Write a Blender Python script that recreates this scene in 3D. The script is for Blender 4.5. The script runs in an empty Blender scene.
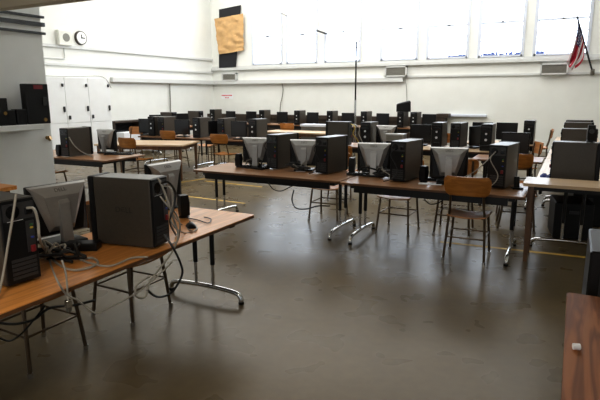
import bpy, bmesh, math, random
from math import sin, cos, radians, pi, atan2, hypot
from mathutils import Vector, Matrix
random.seed(7)
C = bpy.context.scene.collection
scene = bpy.context.scene

# ------------------------------------------------------------------ camera model (room frame: X along the window wall, Y along the left wall)
F, YAW, PITCH, ROLL, H = 521.0, 0.48167, 0.20051, -0.0028, 1.63
_f = Vector((-sin(YAW)*cos(PITCH), cos(YAW)*cos(PITCH), -sin(PITCH)))
_r = Vector((cos(YAW), sin(YAW), 0)); _u = _r.cross(_f)
_r, _u = _r*cos(ROLL)+_u*sin(ROLL), -_r*sin(ROLL)+_u*cos(ROLL)
EYE = Vector((0, 0, H))
def ray(x, y): return _f*F + _r*(x-300) - _u*(y-200)
def onz(x, y, z): d = ray(x, y); return EYE + d*((z-H)/d.z)
def onx(x, y, X): d = ray(x, y); return EYE + d*(X/d.x)
def ony(x, y, Y): d = ray(x, y); return EYE + d*(Y/d.y)
cam = bpy.data.cameras.new('camera'); cam.lens = 36*F/600; cam.sensor_width = 36; cam.clip_start = .05
camo = bpy.data.objects.new('camera', cam); C.objects.link(camo)
camo.matrix_world = Matrix(((_r.x, _u.x, -_f.x, 0), (_r.y, _u.y, -_f.y, 0), (_r.z, _u.z, -_f.z, H), (0, 0, 0, 1)))
scene.camera = camo
scene.view_settings.view_transform = 'Standard'
scene.view_settings.look = 'None'
scene.view_settings.exposure = 0.24
scene.view_settings.gamma = 0.88

# ------------------------------------------------------------------ materials
def lin(c): return tuple(((v/255)/12.92 if v/255 <= .04045 else ((v/255+.055)/1.055)**2.4) for v in c) + (1,)
def mat(name, rgb, rough=.5, metal=0., spec=.5, noise=0., nscale=20., bump=0., coat=0.):
    m = bpy.data.materials.new(name); m.use_nodes = True
    nt = m.node_tree; b = nt.nodes['Principled BSDF']
    b.inputs['Base Color'].default_value = lin(rgb); b.inputs['Roughness'].default_value = rough
    b.inputs['Metallic'].default_value = metal; b.inputs['Specular IOR Level'].default_value = spec
    b.inputs['Coat Weight'].default_value = coat
    tc = nt.nodes.new('ShaderNodeTexCoord')
    n = nt.nodes.new('ShaderNodeTexNoise'); n.inputs['Scale'].default_value = nscale; n.inputs['Detail'].default_value = 4
    nt.links.new(tc.outputs['Object'], n.inputs['Vector'])
    if noise > 0:
        r = nt.nodes.new('ShaderNodeValToRGB'); c = lin(rgb)
        r.color_ramp.elements[0].position = .3; r.color_ramp.elements[1].position = .7
        r.color_ramp.elements[0].color = tuple(v*(1-noise) for v in c[:3])+(1,)
        r.color_ramp.elements[1].color = tuple(min(1, v*(1+noise)) for v in c[:3])+(1,)
        nt.links.new(n.outputs['Fac'], r.inputs['Fac']); nt.links.new(r.outputs['Color'], b.inputs['Base Color'])
    if bump > 0:
        bp = nt.nodes.new('ShaderNodeBump'); bp.inputs['Strength'].default_value = bump; bp.inputs['Distance'].default_value = .02
        nt.links.new(n.outputs['Fac'], bp.inputs['Height']); nt.links.new(bp.outputs['Normal'], b.inputs['Normal'])
    return m
def wood(name, c1, c2, rough=.35, axis='X', scale=1., coat=.3, spec=.5):
    m = bpy.data.materials.new(name); m.use_nodes = True
    nt = m.node_tree; b = nt.nodes['Principled BSDF']
    tc = nt.nodes.new('ShaderNodeTexCoord'); mp = nt.nodes.new('ShaderNodeMapping')
    s = {'X': (1.2, 14, 14), 'Y': (14, 1.2, 14), 'Z': (14, 14, 1.2)}[axis]
    mp.inputs['Scale'].default_value = tuple(v*scale for v in s)
    nt.links.new(tc.outputs['Object'], mp.inputs['Vector'])
    n = nt.nodes.new('ShaderNodeTexNoise'); n.inputs['Scale'].default_value = 1.0; n.inputs['Detail'].default_value = 3; n.inputs['Distortion'].default_value = .6
    nt.links.new(mp.outputs['Vector'], n.inputs['Vector'])
    w = nt.nodes.new('ShaderNodeMath'); w.operation = 'MULTIPLY'; w.inputs[1].default_value = 22
    nt.links.new(n.outputs['Fac'], w.inputs[0])
    sn = nt.nodes.new('ShaderNodeMath'); sn.operation = 'SINE'; nt.links.new(w.outputs[0], sn.inputs[0])
    ma = nt.nodes.new('ShaderNodeMath'); ma.operation = 'MULTIPLY_ADD'; ma.inputs[1].default_value = .5; ma.inputs[2].default_value = .5
    nt.links.new(sn.outputs[0], ma.inputs[0])
    r = nt.nodes.new('ShaderNodeValToRGB'); r.color_ramp.elements[0].color = lin(c1); r.color_ramp.elements[1].color = lin(c2)
    nt.links.new(ma.outputs[0], r.inputs['Fac']); nt.links.new(r.outputs['Color'], b.inputs['Base Color'])
    b.inputs['Specular IOR Level'].default_value = spec; b.inputs['Roughness'].default_value = rough; b.inputs['Coat Weight'].default_value = coat; b.inputs['Coat Roughness'].default_value = .25
    return m
M = dict(
    wall=mat('painted_wall', (226, 227, 222), .7, noise=.02, nscale=3), wallshade=mat('grey_partition_paint', (224, 227, 225), .6, noise=.03, nscale=4),
    trim=mat('trim_paint', (205, 206, 204), .5), dtrim=mat('dark_trim', (70, 74, 78), .5), frame=mat('window_frame_paint', (206, 211, 222), .5),
    fascia=mat('fascia_paint', (196, 186, 164), .6, noise=.08, nscale=3), lowceil=mat('soffit_paint', (232, 224, 206), .7, noise=.05, nscale=3),
    cab=mat('cabinet_paint', (226, 227, 226), .45, noise=.02, nscale=5), case=mat('grey_case_metal', (68, 62, 54), .36, .15, .5, noise=.08, nscale=60),
    black=mat('black_plastic', (12, 12, 13), .42, spec=.3, noise=.1, nscale=30), bgloss=mat('black_gloss', (10, 10, 12), .22), screen=mat('dark_screen', (12, 13, 16), .3),
    silver=mat('silver_plastic', (160, 158, 155), .34, .45, noise=.04, nscale=40), chrome=mat('chrome', (205, 205, 205), .16, 1., noise=.03, nscale=15),
    lsilver=mat('bright_silver_disc', (215, 216, 220), .3, .3), psu=mat('galvanised_plate', (120, 118, 112), .4, .7, noise=.08, nscale=40),
    steel=mat('dark_bronze_steel', (92, 76, 58), .32, .6, noise=.1, nscale=30), dsteel=mat('black_steel', (22, 21, 21), .4, .4, noise=.1, nscale=30),
    edge=mat('dark_edge_band', (92, 60, 34), .5, noise=.1, nscale=30), kraft=mat('kraft_paper', (196, 160, 112), .8, noise=.12, nscale=6, bump=.5),
    paper=mat('white_paper', (232, 233, 236), .7), bpaper=mat('black_paper', (24, 24, 30), .6, noise=.1), cable=mat('grey_cable', (150, 145, 135), .5),
    dcable=mat('black_cable', (18, 18, 18), .45), red=mat('red_plastic', (120, 22, 28), .5), blue=mat('blue_plastic', (40, 60, 150), .5), yellow=mat('yellow_plastic', (170, 146, 44), .5),
    green=mat('green_plastic', (44, 96, 50), .5), beige=mat('beige_metal', (222, 222, 214), .5), grille=mat('vent_metal', (128, 126, 118), .5, .3), dgrey=mat('dark_grey', (46, 46, 48), .5),
    rim=mat('clock_rim', (60, 52, 46), .4), face=mat('clock_face', (236, 236, 232), .5), counter=mat('dark_brown_laminate', (56, 44, 34), .5, noise=.15, nscale=8),
    paint=mat('yellow_floor_paint', (186, 150, 52), .55, noise=.2, nscale=9), brass=mat('brass', (150, 120, 70), .35, .8),
    dell=mat('embossed_letters', (108, 105, 102), .35, .4), emb=mat('side_emboss', (46, 43, 40), .45, .35), bluecloth=mat('blue_fabric', (52, 62, 120), .8, noise=.4, nscale=50),
    oak=wood('foreground_oak_laminate', (192, 128, 62), (216, 150, 82), .36, 'X', 1., .2), brown=wood('brown_laminate', (134, 94, 58), (158, 114, 76), .33, 'X'),
    light=wood('light_maple_laminate', (188, 160, 126), (202, 176, 142), .35, 'X'), ored=wood('red_oak_grain', (112, 70, 42), (150, 98, 60), .55, 'X', 1.0, 0., .15), 
    chairwood=wood('honey_plywood', (154, 97, 36), (176, 114, 46), .38, 'X', 1.5), legwood=wood('brown_leg_wood', (92, 62, 38), (112, 78, 48), .5, 'Z'),
)
# floor: polished, stained concrete
def floor_mat():
    m = bpy.data.materials.new('polished_concrete'); m.use_nodes = True
    nt = m.node_tree; b = nt.nodes['Principled BSDF']; tc = nt.nodes.new('ShaderNodeTexCoord')
    def nz(s, d=5, off=0):
        mp = nt.nodes.new('ShaderNodeMapping'); mp.inputs['Location'].default_value = (off, off*.7, 0)
        nt.links.new(tc.outputs['Object'], mp.inputs['Vector'])
        n = nt.nodes.new('ShaderNodeTexNoise'); n.inputs['Scale'].default_value = s; n.inputs['Detail'].default_value = d
        nt.links.new(mp.outputs['Vector'], n.inputs['Vector']); return n
    a = nz(.9, 6); c = nz(14, 3, 3.3); e = nz(3.2, 2, 9)
    r = nt.nodes.new('ShaderNodeValToRGB'); r.color_ramp.elements[0].position = .15; r.color_ramp.elements[1].position = .85
    r.color_ramp.elements[0].color = lin((72, 62, 43)); r.color_ramp.elements[1].color = lin((118, 103, 76))
    nt.links.new(a.outputs['Fac'], r.inputs['Fac'])
    mx = nt.nodes.new('ShaderNodeMixRGB'); mx.blend_type = 'OVERLAY'; mx.inputs['Fac'].default_value = .2
    nt.links.new(r.outputs['Color'], mx.inputs[1]); nt.links.new(c.outputs['Fac'], mx.inputs[2])
    r2 = nt.nodes.new('ShaderNodeValToRGB'); r2.color_ramp.elements[0].position = 0; r2.color_ramp.elements[1].position = 1
    r2.color_ramp.elements[0].color = (.35, .32, .3, 1); r2.color_ramp.elements[1].color = (1, 1, 1, 1)
    nt.links.new(e.outputs['Fac'], r2.inputs['Fac'])
    m2 = nt.nodes.new('ShaderNodeMixRGB'); m2.blend_type = 'MULTIPLY'; m2.inputs['Fac'].default_value = .4
    nt.links.new(mx.outputs[0], m2.inputs[1]); nt.links.new(r2.outputs['Color'], m2.inputs[2])
    nt.links.new(m2.outputs[0], b.inputs['Base Color'])
    rr = nt.nodes.new('ShaderNodeMapRange'); rr.inputs['To Min'].default_value = .25; rr.inputs['To Max'].default_value = .31
    nt.links.new(e.outputs['Fac'], rr.inputs['Value']); nt.links.new(rr.outputs[0], b.inputs['Roughness'])
    b.inputs['Specular IOR Level'].default_value = .16; b.inputs['Specular Tint'].default_value = (1, .88, .7, 1)
    return m
M['floor'] = floor_mat()
def glass_mat():
    m = bpy.data.materials.new('window_glass'); m.use_nodes = True; nt = m.node_tree
    for n in list(nt.nodes):
        if n.type == 'BSDF_PRINCIPLED': nt.nodes.remove(n)
    out = nt.nodes['Material Output']; t = nt.nodes.new('ShaderNodeBsdfTransparent'); g = nt.nodes.new('ShaderNodeBsdfGlossy')
    t.inputs['Color'].default_value = (.93, .96, 1, 1); g.inputs['Roughness'].default_value = .05
    mx = nt.nodes.new('ShaderNodeMixShader'); mx.inputs['Fac'].default_value = .06
    nt.links.new(t.outputs[0], mx.inputs[1]); nt.links.new(g.outputs[0], mx.inputs[2]); nt.links.new(mx.outputs[0], out.inputs['Surface'])
    return m
M['glass'] = glass_mat()

# ------------------------------------------------------------------ mesh builder
class MB:
    def __init__(s): s.bm = bmesh.new()
    def box(s, x0, x1, y0, y1, z0, z1, bev=0., seg=1, mtx=None):
        t = bmesh.new(); bmesh.ops.create_cube(t, size=1)
        for v in t.verts: v.co = Vector((x0+(v.co.x+.5)*(x1-x0), y0+(v.co.y+.5)*(y1-y0), z0+(v.co.z+.5)*(z1-z0)))
        if bev: bmesh.ops.bevel(t, geom=list(t.edges), offset=bev, segments=seg, affect='EDGES', profile=.6)
        return s._add(t, mtx)
    def _add(s, t, mtx=None):
        if mtx is not None: bmesh.ops.transform(t, matrix=mtx, verts=t.verts)
        me = bpy.data.meshes.new('tmp'); t.to_mesh(me); t.free(); s.bm.from_mesh(me); bpy.data.meshes.remove(me); return s
    def cyl(s, a, b, r, r2=None, n=12):
        a, b = Vector(a), Vector(b); d = b-a; t = bmesh.new()
        bmesh.ops.create_cone(t, cap_ends=True, segments=n, radius1=r, radius2=r if r2 is None else r2, depth=d.length)
        return s._add(t, Matrix.Translation((a+b)/2) @ d.to_track_quat('Z', 'Y').to_matrix().to_4x4())
    def tube(s, pts, r, n=8, smooth=0, taper=None):
        pts = [Vector(p) for p in pts]
        if smooth: pts = catmull(pts, smooth)
        up = None; rings = []
        for i, p in enumerate(pts):
            d = (pts[min(i+1, len(pts)-1)]-pts[max(i-1, 0)]).normalized()
            if up is None: up = d.orthogonal().normalized()
            up = (up-d*up.dot(d)).normalized() if (up-d*up.dot(d)).length > 1e-5 else d.orthogonal().normalized()
            w = d.cross(up); rr = r if taper is None else r+(taper-r)*i/(len(pts)-1)
            rings.append([s.bm.verts.new(p+(up*cos(2*pi*k/n)+w*sin(2*pi*k/n))*rr) for k in range(n)])
        for A, B in zip(rings, rings[1:]):
            for k in range(n): s.bm.faces.new((A[k], A[(k+1) % n], B[(k+1) % n], B[k]))
        s.bm.faces.new(rings[0][::-1]); s.bm.faces.new(rings[-1]); return s
    def grid(s, fn, nu, nv, thick=0., uv=False):
        g = [[s.bm.verts.new(fn(i/nu, j/nv)) for j in range(nv+1)] for i in range(nu+1)]
        lay = s.bm.loops.layers.uv.verify() if uv else None
        fs = []
        for i in range(nu):
            for j in range(nv):
                f = s.bm.faces.new((g[i][j], g[i+1][j], g[i+1][j+1], g[i][j+1])); fs.append(f)
                if uv:
                    for l, q in zip(f.loops, ((i, j), (i+1, j), (i+1, j+1), (i, j+1))): l[lay].uv = (q[0]/nu, q[1]/nv)
        if thick:
            s.bm.normal_update()
            bmesh.ops.solidify(s.bm, geom=fs, thickness=thick)
        return s
    def loft(s, rings):   # closed prism through several rings of points
        R_ = [[s.bm.verts.new(p) for p in r] for r in rings]; n = len(R_[0])
        for A, B in zip(R_, R_[1:]):
            for k in range(n): s.bm.faces.new((A[k], A[(k+1) % n], B[(k+1) % n], B[k]))
        s.bm.faces.new(R_[0][::-1]); s.bm.faces.new(R_[-1]); return s
    def build(s, name, m, parent=None, smooth=False, loc=None, rz=0.):
        bmesh.ops.recalc_face_normals(s.bm, faces=s.bm.faces)
        me = bpy.data.meshes.new(name); s.bm.to_mesh(me); s.bm.free(); me.materials.append(m)
        if smooth:
            for p in me.polygons: p.use_smooth = True
            try: me.set_sharp_from_angle(angle=radians(40))
            except Exception: pass
        o = bpy.data.objects.new(name, me); C.objects.link(o)
        if parent is not None: o.parent = parent
        if loc is not None: o.location = loc
        o.rotation_euler.z = rz
        return o
def catmull(p, k):
    q = [p[0]]+list(p)+[p[-1]]; out = []
    for i in range(1, len(q)-2):
        for j in range(k):
            t = j/k; a, b, c, d = q[i-1], q[i], q[i+1], q[i+2]
            out.append(.5*((2*b)+(c-a)*t+(2*a-5*b+4*c-d)*t*t+(3*b-a-3*c+d)*t**3))
    out.append(p[-1]); return out
def text_mesh(name, body, size, m, parent, mtx, ext=.0008):
    cu = bpy.data.curves.new(name, 'FONT'); cu.body = body; cu.size = size; cu.extrude = ext; cu.align_x = 'CENTER'; cu.align_y = 'CENTER'
    t = bpy.data.objects.new('tmp_text', cu); C.objects.link(t)
    dg = bpy.context.evaluated_depsgraph_get(); me = bpy.data.meshes.new_from_object(t.evaluated_get(dg))
    bpy.data.objects.remove(t); bpy.data.curves.remove(cu)
    me.transform(mtx); me.materials.clear(); me.materials.append(m)
    o = bpy.data.objects.new(name, me); C.objects.link(o); o.parent = parent; return o
def tag(o, label=None, cat=None, group=None, kind=None):
    if label: o['label'] = label
    if cat: o['category'] = cat
    if group: o['group'] = group
    if kind: o['kind'] = kind
    return o
def struct(o, label=None): o['kind'] = 'structure'; return o
def empty(name, loc=(0, 0, 0), rz=0.):
    o = bpy.data.objects.new(name, None); o.empty_display_size = .1; C.objects.link(o); o.location = loc; o.rotation_euler.z = rz; return o
def kids(o): return [c for c in C.objects if c.parent == o]
def copy_tree(o, parent=None):
    c = o.copy(); C.objects.link(c)
    if parent is not None: c.parent = parent
    for ch in kids(o): copy_tree(ch, c)
    return c
class Kind:
    """first call hands out the original, later calls copies of it with their parts"""
    def __init__(s, maker): s.maker = maker; s.o = None; s.used = False
    def put(s, loc, rz, label, cat, group):
        if s.o is None: s.o = s.maker()
        if not s.used: o = s.o; s.used = True
        else: o = copy_tree(s.o)
        o.location = loc; o.rotation_euler = (0, 0, rz); tag(o, label, cat, group); return o
ORD = ['first', 'second', 'third', 'fourth', 'fifth', 'sixth', 'seventh', 'eighth', 'ninth', 'tenth']

T = .69          # height of the computer tables
TH = .44         # height of a tower
YB = 16.4        # window wall
XL = ony(213, 84, YB).x   # left wall
# ------------------------------------------------------------------ setting
XR, ZC = 4.2, 6.2
def wallbox(name, m, *boxes):
    b = MB()
    for q in boxes: b.box(*q)
    return struct(b.build(name, m))
wallbox('floor', M['floor'], (XL-.3, XR+.2, -4, YB+.3, -.1, 0))
wallbox('wall_left', M['wall'], (XL-.2, XL, 3.9, YB+.2, 0, ZC))
wallbox('wall_right', M['wall'], (XR, XR+.2, -4, YB+.2, 0, ZC))
# window openings
wpx = [(253, 282), (287, 317), (325, 360), (381, 417), (427, 467), (478, 522), (533, 587)]
WB = 2.66; WT = 5.25
wins = [(ony(a, 60, YB).x, ony(b, 60, YB).x) for a, b in wpx]
bx = [(XL-.2, XR+.2, YB, YB+.2, 0, WB), (XL-.2, XR+.2, YB, YB+.2, WT, ZC)]
px_ = XL-.2
for a, b in wins: bx.append((px_, a, YB, YB+.2, WB, WT)); px_ = b
bx.append((px_, XR+.2, YB, YB+.2, WB, WT))
wallbox('wall_back', M['wall'], *bx)
for i, (a, b) in enumerate(wins):
    f = MB(); e = .05
    for q in ((a-.03, a+e, WB, WT), (b-e, b+.03, WB, WT), (a, b, WB, WB+e), (a, b, WT-e, WT)): f.box(q[0], q[1], YB-.03, YB+.12, q[2], q[3])
    w = struct(f.build('window_%d' % (i+1), M['frame']))
    MB().box(a+e, b-e, YB+.085, YB+.092, WB+e, WT-e).build('pane', M['glass'], w)
    z = 3.62; MB().box(a+e, b-e, YB+.05, YB+.1, z-.03, z+.03).build('meeting_rail', M['frame'], w)
    MB().box((a+b)/2-.02, (a+b)/2+.035, YB+.01, YB+.05, z, z+.035).build('latch', M['dgrey'], w)
    g = MB()
    for zz in (3.12, 3.3, 4.0, 4.35, 4.72): g.box(a+e, b-e, YB+.06, YB+.08, zz-.015, zz+.015)
    g.build('muntin', M['frame'], w)
# ceiling of the tall hall and the lower soffit over the viewer
wallbox('ceiling', M['wall'], (XL-.2, XR+.2, 3.3, YB+.2, ZC, ZC+.1))
e0 = onz(0, 13, 2.42); e1 = onz(80, 0, 2.42); YS = (e0.y+e1.y)/2
wallbox('ceiling_low', M['lowceil'], (-9, XR+.2, -4, YS-.1, 2.5, 2.6))
wallbox('beam', M['fascia'], (-9, XR+.2, YS-.12, YS, 2.42, 2.75))
wallbox('wall_above_soffit', M['wall'], (XL-.2, XR+.2, YS-.1, YS+.05, 2.75, ZC))
# trims on the left wall and the window wall
n_ = [0]
def trimbox(m, *q):
    n_[0] += 1; return struct(MB().box(*q).build('trim_%d' % n_[0], M[m]))
def zl(a): return onx(a[0], a[1], XL).z
zA, zB, zC_ = zl((150, 54)), zl((150, 69.2)), zl((170, 81.8))
trimbox('trim', XL, XL+.05, 4, YB, zA-.05, zA+.02); trimbox('trim', XL, XL+.05, 4, YB, zB-.04, zB+.02)
trimbox('trim', XL, XL+.12, onx(110, 80, XL).y, YB, zC_-.05, zC_+.08)
zs = ony(420, 63.3, YB).z
trimbox('trim', XL, XR, YB-.1, YB, zs-.05, zs+.03)
trimbox('trim', XL, XR, YB-.02, YB, zs-.05+.08, WB-.01)
xq = ony(404, 79, YB).x; zq = ony(404, 79, YB).z
trimbox('trim', XL+.12, xq, YB-.12, YB, zC_-.05, zC_+.08)
trimbox('trim', xq+.05, XR, YB-.04, YB, ony(500, 74.5, YB).z-.04, ony(500, 74.5, YB).z+.02)
# yellow lane lines painted on the floor
def mark(a, b, w=.06):
    a, b = Vector((a[0], a[1], 0)), Vector((b[0], b[1], 0)); d = (b-a).normalized(); s = Vector((-d.y, d.x, 0))*w/2
    m = MB(); m.bm.faces.new([m.bm.verts.new(p+Vector((0, 0, .002))) for p in (a-s, b-s, b+s, a+s)])
    n_[0] += 1; return struct(m.build('floor_marking_%d' % n_[0], M['paint']))
mark(onz(168, 184.5, 0), onz(222, 176, 0)); mark(onz(205, 181, 0), onz(262, 187, 0)); mark(onz(160, 193, 0), onz(245, 203.5, 0)); mark(onz(440, 242, 0), onz(590, 258, 0))

# grey partition with a ledge, beside the camera
XP = -5.2; yp = onx(48, 100, XP).y
pw = wallbox('wall_partition', M['wallshade'], (-9, XP, -4, yp, 0, 2.6))
for a in ((21, 14.5), (21, 22.2), (21, 31.3)):
    z = onx(a[0], a[1], XP).z; r = .012 if a[1] != 22.2 else .02
    trimbox('dtrim', XP, XP+.03, -4, yp+.03, z-r, z+r)
zsh = onx(21, 125, XP+.2).z; zs0 = onx(21, 131, XP+.2).z
lg = tag(MB().box(XP, XP+.2, 1.2, onx(44, 126, XP+.2).y, zs0, zsh, .005).build('wall_shelf', M['wallshade']), 'long grey ledge shelf fixed along the grey partition wall', 'shelf')

# ------------------------------------------------------------------ things on the far walls
def wall_x(name, m, px0, py0, px1, py1, depth, X=None):
    a = onx(px0, py0, X or XL); b = onx(px1, py1, X or XL)
    return a, b
# wall clock
c = onx(80, 38, XL); r = (onx(86, 38, XL).y-onx(74, 38, XL).y)/2*.95
ck = empty('wall_clock', (XL, c.y, c.z)); tag(ck, 'round wall clock with a dark rim and white face on the long white wall', 'clock')
MB().cyl((0, 0, 0), (.06, 0, 0), r, r*.94, 32).build('rim', M['rim'], ck)
MB().cyl((.05, 0, 0), (.065, 0, 0), r*.82, None, 32).build('face', M['face'], ck)
MB().box(.066, .07, -.012, .012, 0, r*.45).build('hour_hand', M['bgloss'], ck)
MB().box(.07, .074, -.01, r*.6, -.012, .012).build('minute_hand', M['bgloss'], ck)
MB().cyl((.066, 0, 0), (.076, 0, 0), .02).build('hub', M['bgloss'], ck)
# intercom speaker
a = onx(56.5, 45, XL); b = onx(68.5, 31, XL)
sp = empty('intercom_speaker', (XL, (a.y+b.y)/2, a.z)); tag(sp, 'square cream intercom speaker box on the wall beside the round clock', 'speaker')
w = (b.y-a.y)/2; h = b.z-a.z
MB().box(0, .12, -w, w, 0, h, .02, 2).build('housing', M['beige'], sp)
MB().cyl((.12, .02, h*.52), (.128, .02, h*.52), h*.27, None, 24).build('speaker_grille', M['grille'], sp)
p0 = onx(63, 45, XL); p1 = onx(64, 59, XL)
tag(MB().tube([(XL+.02, p0.y, p0.z-.01), (XL+.02, p0.y, p1.z), (XL+.02, p0.y-2.2, p1.z)], .014).build('conduit', M['trim']), 'thin white conduit dropping from the intercom speaker', 'conduit')
# white storage cabinets
XC = XL+.5
ys = [onx(43, 100, XC).y, onx(65, 100, XC).y, onx(88.5, 100, XC).y, onx(110, 100, XC).y]
zt = onx(88, 78, XC).z; zm = onx(88, 122, XC).z
labs = ['white cabinet half hidden behind the end of the grey partition', 'white cabinet in the middle of the three by the clock wall', 'white cabinet at the window end of the three, next to the bare wall']
for i in range(3):
    y0, y1 = ys[i]+.001, ys[i+1]-.001; W = y1-y0
    cb = empty('storage_cabinet', (XL+.03, (y0+y1)/2, 0)); tag(cb, labs[i], 'cabinet', 'white cabinets along the wall')
    MB().box(0, .48, -W/2, W/2, 0, zt, .006).build('carcass', M['cab'], cb)
    d1 = MB().box(.48, .5, -W/2+.004, W/2-.004, zm+.006, zt-.006, .002).build('door', M['cab'], cb)
    d2 = MB().box(.48, .5, -W/2+.004, W/2-.004, .06, zm-.006, .002).build('door', M['cab'], cb)
    for py in ((85.5, 'latch'), (108.5, 'handle')):
        z = onx(87, py[0], XC).z; q = .04 if py[1] == 'latch' else .07
        MB().box(.5, .54, W/2-.1, W/2-.05, z-q, z+q, .008).build(py[1], M['dgrey'], d1)
    z = onx(90, 116.5, XC).z; MB().box(.5, .54, -W/2+.05, -W/2+.1, z-.05, z+.05, .008).build('handle', M['dgrey'], d1)
cbl = [onx(*q, XC+.03) for q in ((44, 81), (57, 81), (68, 79), (80, 76.5), (103, 77), (109, 88))]
tag(MB().tube([Vector((XC+.02, v.y, max(v.z, zt+.02))) if i < 5 else Vector((XL+.55, ys[3]+.03, v.z)) for i, v in enumerate(cbl)], .007, smooth=5).build('cable', M['grille']), 'slack grey cable lying over the tops of the white cabinets', 'cable')
# vents on the window wall
for i, (q, s) in enumerate(zip(((224, 73, 238, 81), (386, 66, 408, 77), (540, 63, 569, 75)), ('small vent grille under the kraft paper sheet', 'vent grille in the middle of the window wall under the sill', 'wide vent grille beside the flag on the window wall'))):
    a = ony(q[0], q[3], YB); b = ony(q[2], q[1], YB)
    v = empty('wall_vent', ((a.x+b.x)/2, YB, a.z)); tag(v, 'grey '+s, 'vent', 'vents on the window wall'); W = (b.x-a.x)/2; h = b.z-a.z
    f = MB()
    for z in ((-W, W, 0, .04), (-W, W, h-.04, h), (-W, -W+.04, 0, h), (W-.04, W, 0, h)): f.box(z[0], z[1], -.14, 0, z[2], z[3])
    f.build('vent_frame', M['trim'], v)
    s_ = MB(); k = int(h/.028)
    for j in range(k): s_.box(-W+.04, W-.04, -.12, -.06, .04+(h-.08)*j/k, .04+(h-.08)*j/k+.018)
    s_.build('louvres', M['grille'], v)
    MB().box(-W+.04, W-.04, -.05, -.005, .04, h-.04).build('backing', M['dgrey'], v)
# black sheet and kraft paper on the corner pier
def sheet(name, pts, m, off, label, cat, amp=.02, n=14):
    P4 = [ony(p[0], p[1], YB-off) for p in pts]   # bl, br, tr, tl
    def fn(u, v):
        p = (P4[0]*(1-u)+P4[1]*u)*(1-v)+(P4[3]*(1-u)+P4[2]*u)*v
        k = amp*(sin(9*u+5*v)*.5+sin(17*v+3*u)*.4+sin(23*u*v+2)*.4+random.uniform(-.3, .3))
        return p+Vector((0, -abs(k), 0))
    return tag(MB().grid(fn, n, n*2, .004).build(name, m, smooth=True), label, cat)
sheet('black_sheet', [(219, 68), (236, 67), (241, 5), (219, 9.5)], M['bpaper'], .05, 'black sheet hung on the pier, showing above and below the kraft paper', 'poster', .004)
sheet('kraft_paper', [(219.5, 54.5), (244, 50.5), (243.5, 13.5), (214.5, 19)], M['kraft'], .1, 'crumpled brown kraft paper sheet taped high on the corner pier', 'paper', .05)
# red notice
a = ony(222, 98.3, YB); b = ony(232.5, 94.6, YB)
nt_ = empty('notice_card', ((a.x+b.x)/2, YB, a.z)); tag(nt_, 'small white notice with red lettering on the wall below the vent', 'notice'); W = (b.x-a.x)/2; h = b.z-a.z
MB().box(-W*1.05, W*1.05, -.01, 0, -.02, h+.03).build('card', M['paper'], nt_)
l = MB()
for j in range(9): l.box(-W+j*W*2/9, -W+j*W*2/9+W*.16, -.014, -.008, h*.62, h*.95)
for j in range(3): l.box(-W*.35+j*W*.26, -W*.35+j*W*.26+W*.16, -.014, -.008, h*.05, h*.3)
l.build('red_lettering', mat('red_ink', (205, 70, 66), .6), nt_)
# white chalk rail
a = ony(447, 116.5, YB); b = ony(487, 114.5, YB)
tag(MB().box(a.x, b.x, YB-.1, YB, a.z, a.z+.08, .01).build('wall_rail', M['frame']), 'short white rail fixed low on the window wall', 'rail')
# hanging cords
def cord(name, pts, r, m, label, cat, sm=4): return tag(MB().tube(pts, r, 6, sm).build(name, M[m], smooth=True), label, cat)
cord('wall_cable', [ony(x, y, YB-.05) for x, y in ((282, 83), (283, 90), (282, 98), (280.5, 104), (280, 112))], .014, 'grille', 'thin dark cable dropping down the wall behind the monitors', 'cable')
cord('wall_cable', [onx(x, y, XL+.06) for x, y in ((169.5, 84), (170, 92), (170.5, 112))], .02, 'grille', 'dark cable running straight down the long wall from the raceway', 'cable')
cord('wall_cable', [ony(x, y, YB-.05) for x, y in ((405, 79), (406.5, 88), (407, 108))], .01, 'grille', 'faint cable hanging from the end of the raceway', 'cable')
cord('pull_cord', [ony(x, y, YB-.2) for x, y in ((257, -2), (275, 10), (300, 22), (318, 31), (327, 34))], .012, 'grille', 'thin slanting cord strung across the windows', 'cord')
MBt = MB().tube([ony(317, 30.5, YB-.24), ony(327, 34, YB-.24)], .028); tag(MBt.build('cord_toggle', M['dgrey']), 'short dark rod at the end of the slanting cord', 'rod')
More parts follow.
